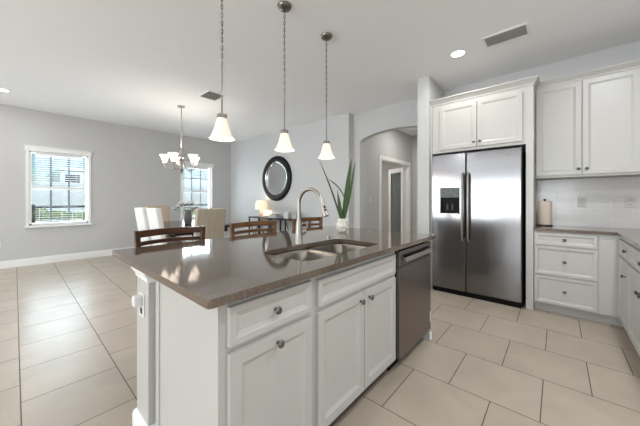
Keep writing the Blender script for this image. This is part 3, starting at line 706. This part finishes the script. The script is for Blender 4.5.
# ------------------------------------------------------------------ dining set
TX0, TX1, TY0, TY1 = 1.60, 2.68, 4.48, 6.25
o = thing('dining_table', 'dark espresso wooden dining table with a glossy top', 'table', ((TX0 + TX1) / 2, (TY0 + TY1) / 2, 0))
w = (TX1 - TX0) / 2; d = (TY1 - TY0) / 2
MB().prism(rrect(-w, w, -d, d, .06), .725, .765).build('table_top', 'table', o, bevel=.006)
MB().box(-w + .08, w - .08, -d + .08, d - .08, .645, .725).build('apron', 'table', o)
for sy in (-.55, .55):
    MB().lathe([(.07, .05), (.085, .10), (.06, .16), (.05, .40), (.075, .55), (.08, .645)], c=(0, sy, 0), n=20).build('leg', 'table', o)
    MB().box(-.15, .15, sy - .05, sy + .05, 0, .06).build('foot', 'table', o, bevel=.01)
def parsons(mt, name='dining_chair'):
    """local: faces +Y, back at y=0"""
    o = thing(name, '', 'chair')
    m = MB(); bk = Matrix.Translation((0, 0, .46)) @ Matrix.Rotation(math.radians(9), 4, 'X')
    m.box(-.225, .225, -.04, .045, 0, .64, bk, bev=.018); m.build('backrest', mt, o)
    MB().box(-.235, .235, .02, .50, .36, .48, bev=.022).build('seat', mt, o)
    if mt == 'white': MB().box(-.232, .232, .03, .492, .14, .37).build('skirt', mt, o)
    for sx in (-1, 1):
        for y in (.06, .46): MB().tube([(sx * .19, y, .365), (sx * .19, y, 0)], [.022, .016], 8).build('leg', 'woodd', o)
    return o
def place(o, x, y, rz, lab): o.location = (x, y, 0); o.rotation_euler = (0, 0, rz); o['label'] = lab; o['group'] = 'dining chairs around the table'
ch = parsons('white'); place(ch, 1.54, 4.77, -PI / 2, 'white slipcovered dining chair, the nearer of the two left of the table')
c2 = copy_tree(ch); place(c2, 1.50, 5.27, -PI / 2, 'white slipcovered dining chair, the farther of the two left of the table')
ch = parsons('beige'); place(ch, 1.955, 4.0, 0, 'beige upholstered dining chair at the near end of the table')
ch = parsons('tan'); place(ch, 2.12, 6.62, PI, 'tan upholstered dining chair at the far end of the table')
# flowers
v = thing('flower_vase', 'mottled grey glass vase of white flowers on the dining table', 'vase', (2.17, 5.25, .765))
MB().lathe([(0, 0), (.055, 0), (.065, .01), (.07, .10), (.066, .18), (.055, .22), (.06, .24), (.055, .24), (.05, .22), (.06, .17), (.06, .02), (0, .015)], n=24).build('vase', 'vase', v)
st = MB(); fl = MB(); lv = MB()
for i in range(22):
    a_ = random.uniform(0, 2 * PI); q = random.uniform(.04, .30); hh = random.uniform(.30, .46) - q * .25
    tip = Vector((math.cos(a_) * q, math.sin(a_) * q, hh))
    st.tube([(0, 0, .12), tuple(tip * .6 + Vector((0, 0, .08))), tuple(tip)], .0025, 5)
    for k_ in range(5):
        fl.sphere(tuple(tip + Vector((random.uniform(-.03, .03), random.uniform(-.03, .03), random.uniform(-.02, .02)))), random.uniform(.012, .02), (1, 1, .6), 7, 5)
    t2 = tip * .75 + Vector((random.uniform(-.03, .03), random.uniform(-.03, .03), .06)); lv.sphere(tuple(t2), .025, (1, .5, .35), 7, 5)
st.build('stems', 'leafd', v); fl.build('blossoms', 'petal', v); lv.build('leaves', 'leafd', v)

# ------------------------------------------------------------------ bar stools (local: faces -Y, back posts at +y)
def stool(mt, w):
    o = thing('bar_stool', '', 'stool')
    MB().prism([(-w, -.20), (w, -.20), (w * .96, .19), (-w * .96, .19)], .635, .675).build('seat', mt, o, bevel=.01)
    def rail(z0, z1, th):
        m = MB(); rows = []
        for i in range(13):
            t = -1 + 2 * i / 12; x = t * w; y = .22 + .045 * (1 - t * t)
            rows.append([m.bm.verts.new((x, y + a_, z + (.006 * (1 - t * t)))) for a_, z in ((-th, z0), (th, z0), (th, z1), (-th, z1))])
        for A, B in zip(rows, rows[1:]):
            for i in range(4): m.bm.faces.new((A[i], A[(i + 1) % 4], B[(i + 1) % 4], B[i]))
        m.bm.faces.new(rows[0]); m.bm.faces.new(rows[-1]); return m
    rail(.945, .995, .012).build('top_rail', mt, o, bevel=.004)
    rail(.885, .915, .010).build('lower_rail', mt, o, bevel=.004)
    rail(.79, .82, .010).build('lower_rail', mt, o, bevel=.004)
    for s_ in (-1, 1):
        x = s_ * (w - .012)
        m = MB().box(-.016, .016, .20, .24, 0, 1.0)
        for v_ in m.bm.verts: v_.co.x += x - (s_ * .045 if v_.co.z < .5 else 0)
        m.build('back_post', mt, o, bevel=.005)
        MB().box(x - .018, x + .018, -.19, -.155, 0, .64).build('front_leg', mt, o, bevel=.004)
        MB().box(x - s_ * .03 - .010, x - s_ * .03 + .010, -.16, .21, .20, .235).build('stretcher', mt, o)
    MB().box(-w + .02, w - .02, -.185, -.16, .27, .305).build('foot_rail', mt, o); MB().box(-w + .02, w - .02, .21, .23, .27, .305).build('foot_rail', mt, o)
    return o
for x, y, rz, w, mt, lab in ((.815, 2.03, math.radians(0), .25, 'woodd', 'dark brown wooden bar stool at the left end of the island'),
                        (1.60, 2.08, math.radians(-2), .262, 'woodlit', 'brown wooden bar stool, coloured as lit, in the middle, left of the faucet'),
                        (2.42, 2.10, math.radians(2), .262, 'woodlit', 'brown wooden bar stool, coloured as lit, seen through the faucet, on the right')):
    o = stool(mt, w); o.location = (x, y, 0); o.rotation_euler = (0, 0, rz); o['label'] = lab; o['group'] = 'bar stools behind the island'

# ------------------------------------------------------------------ outside the dining windows
struct('ground', MB().box(-30, 40, YW + .15, 60, -.30, -.15), 'grass', 'green lawn outside the windows', 'ground')
random.seed(3)
hb = MB()
for i in range(150):
    hb.sphere((random.uniform(-2, 7.5), random.uniform(10.3, 10.9), random.uniform(.0, .88)), random.uniform(.12, .24), (1, .8, .8), 7, 5)
hb.box(-2, 7.5, 10.35, 10.85, -.15, .85)
h_ = hb.build('hedge', 'hedge'); tag(h_, 'clipped yellow-green hedge outside the dining windows', 'hedge')
k_ = h_.modifiers.new('d', 'DISPLACE'); tx = bpy.data.textures.new('hedge_noise', 'CLOUDS'); tx.noise_scale = .08; k_.texture = tx; k_.strength = .10
o = thing('metal_fence', 'dark bronze metal railing in front of the hedge', 'fence', (2.6, 9.5, -.15))
MB().box(-4.6, 4.6, -.02, .02, 1.17, 1.23).box(-4.6, 4.6, -.015, .015, .10, .13).build('rail', 'bronze', o)
pk = MB()
for i in range(47): x = -4.6 + i * .2; pk.box(x - .005, x + .005, -.005, .005, .1, 1.18)
tag(pk.build('pickets', 'vinyl', o), kind='stuff')
for x in (-2.3, 0, 2.3): MB().box(x - .03, x + .03, -.03, .03, 0, 1.26).build('post', 'bronze', o)
o = thing('privacy_fence', 'tall white vinyl privacy fence beyond the hedge', 'fence', (3.5, 13.2, -.15))
MB().box(-8, 9, -.02, .02, .05, 1.92).build('boards', 'vinyl', o); MB().box(-8, 9, -.04, .04, 1.92, 1.99).build('cap_rail', 'vinyl', o)
o = thing('neighbour_house', 'pale stucco neighbouring house with grey windows seen through the blinds', 'house', (9.2, 18.5, -.15))
MB().box(-7.7, 9, 0, 7, 0, 2.86).build('wall', 'stucco', o)
MB().box(-7.78, 9.1, -.08, 7.1, 2.86, 2.98).build('roof', 'vinyl', o)
for x, z0, z1, w in ((-7.53, 2.12, 2.66, .56), (-4.4, 1.2, 2.4, .85), (-1.41, 1.62, 2.04, .46), (3, 1.2, 2.4, .85)):
    f_ = MB().box(x, x + w, -.04, 0, z0, z1).build('window', 'muntin', o); MB().box(x + .04, x + w - .04, -.05, -.04, z0 + .04, z1 - .04).build('pane', 'book', f_)
# hall and study lamps
for x, y, e_, lab in ((5.7, 2.2, 9, 'hall'), (6.4, 4.6, 26, 'study')):
    lamp('ceiling_lamp_' + lab, 'AREA', (x, y, H - .03), (0, 0, 0), e_, (1, .95, .9), .3)
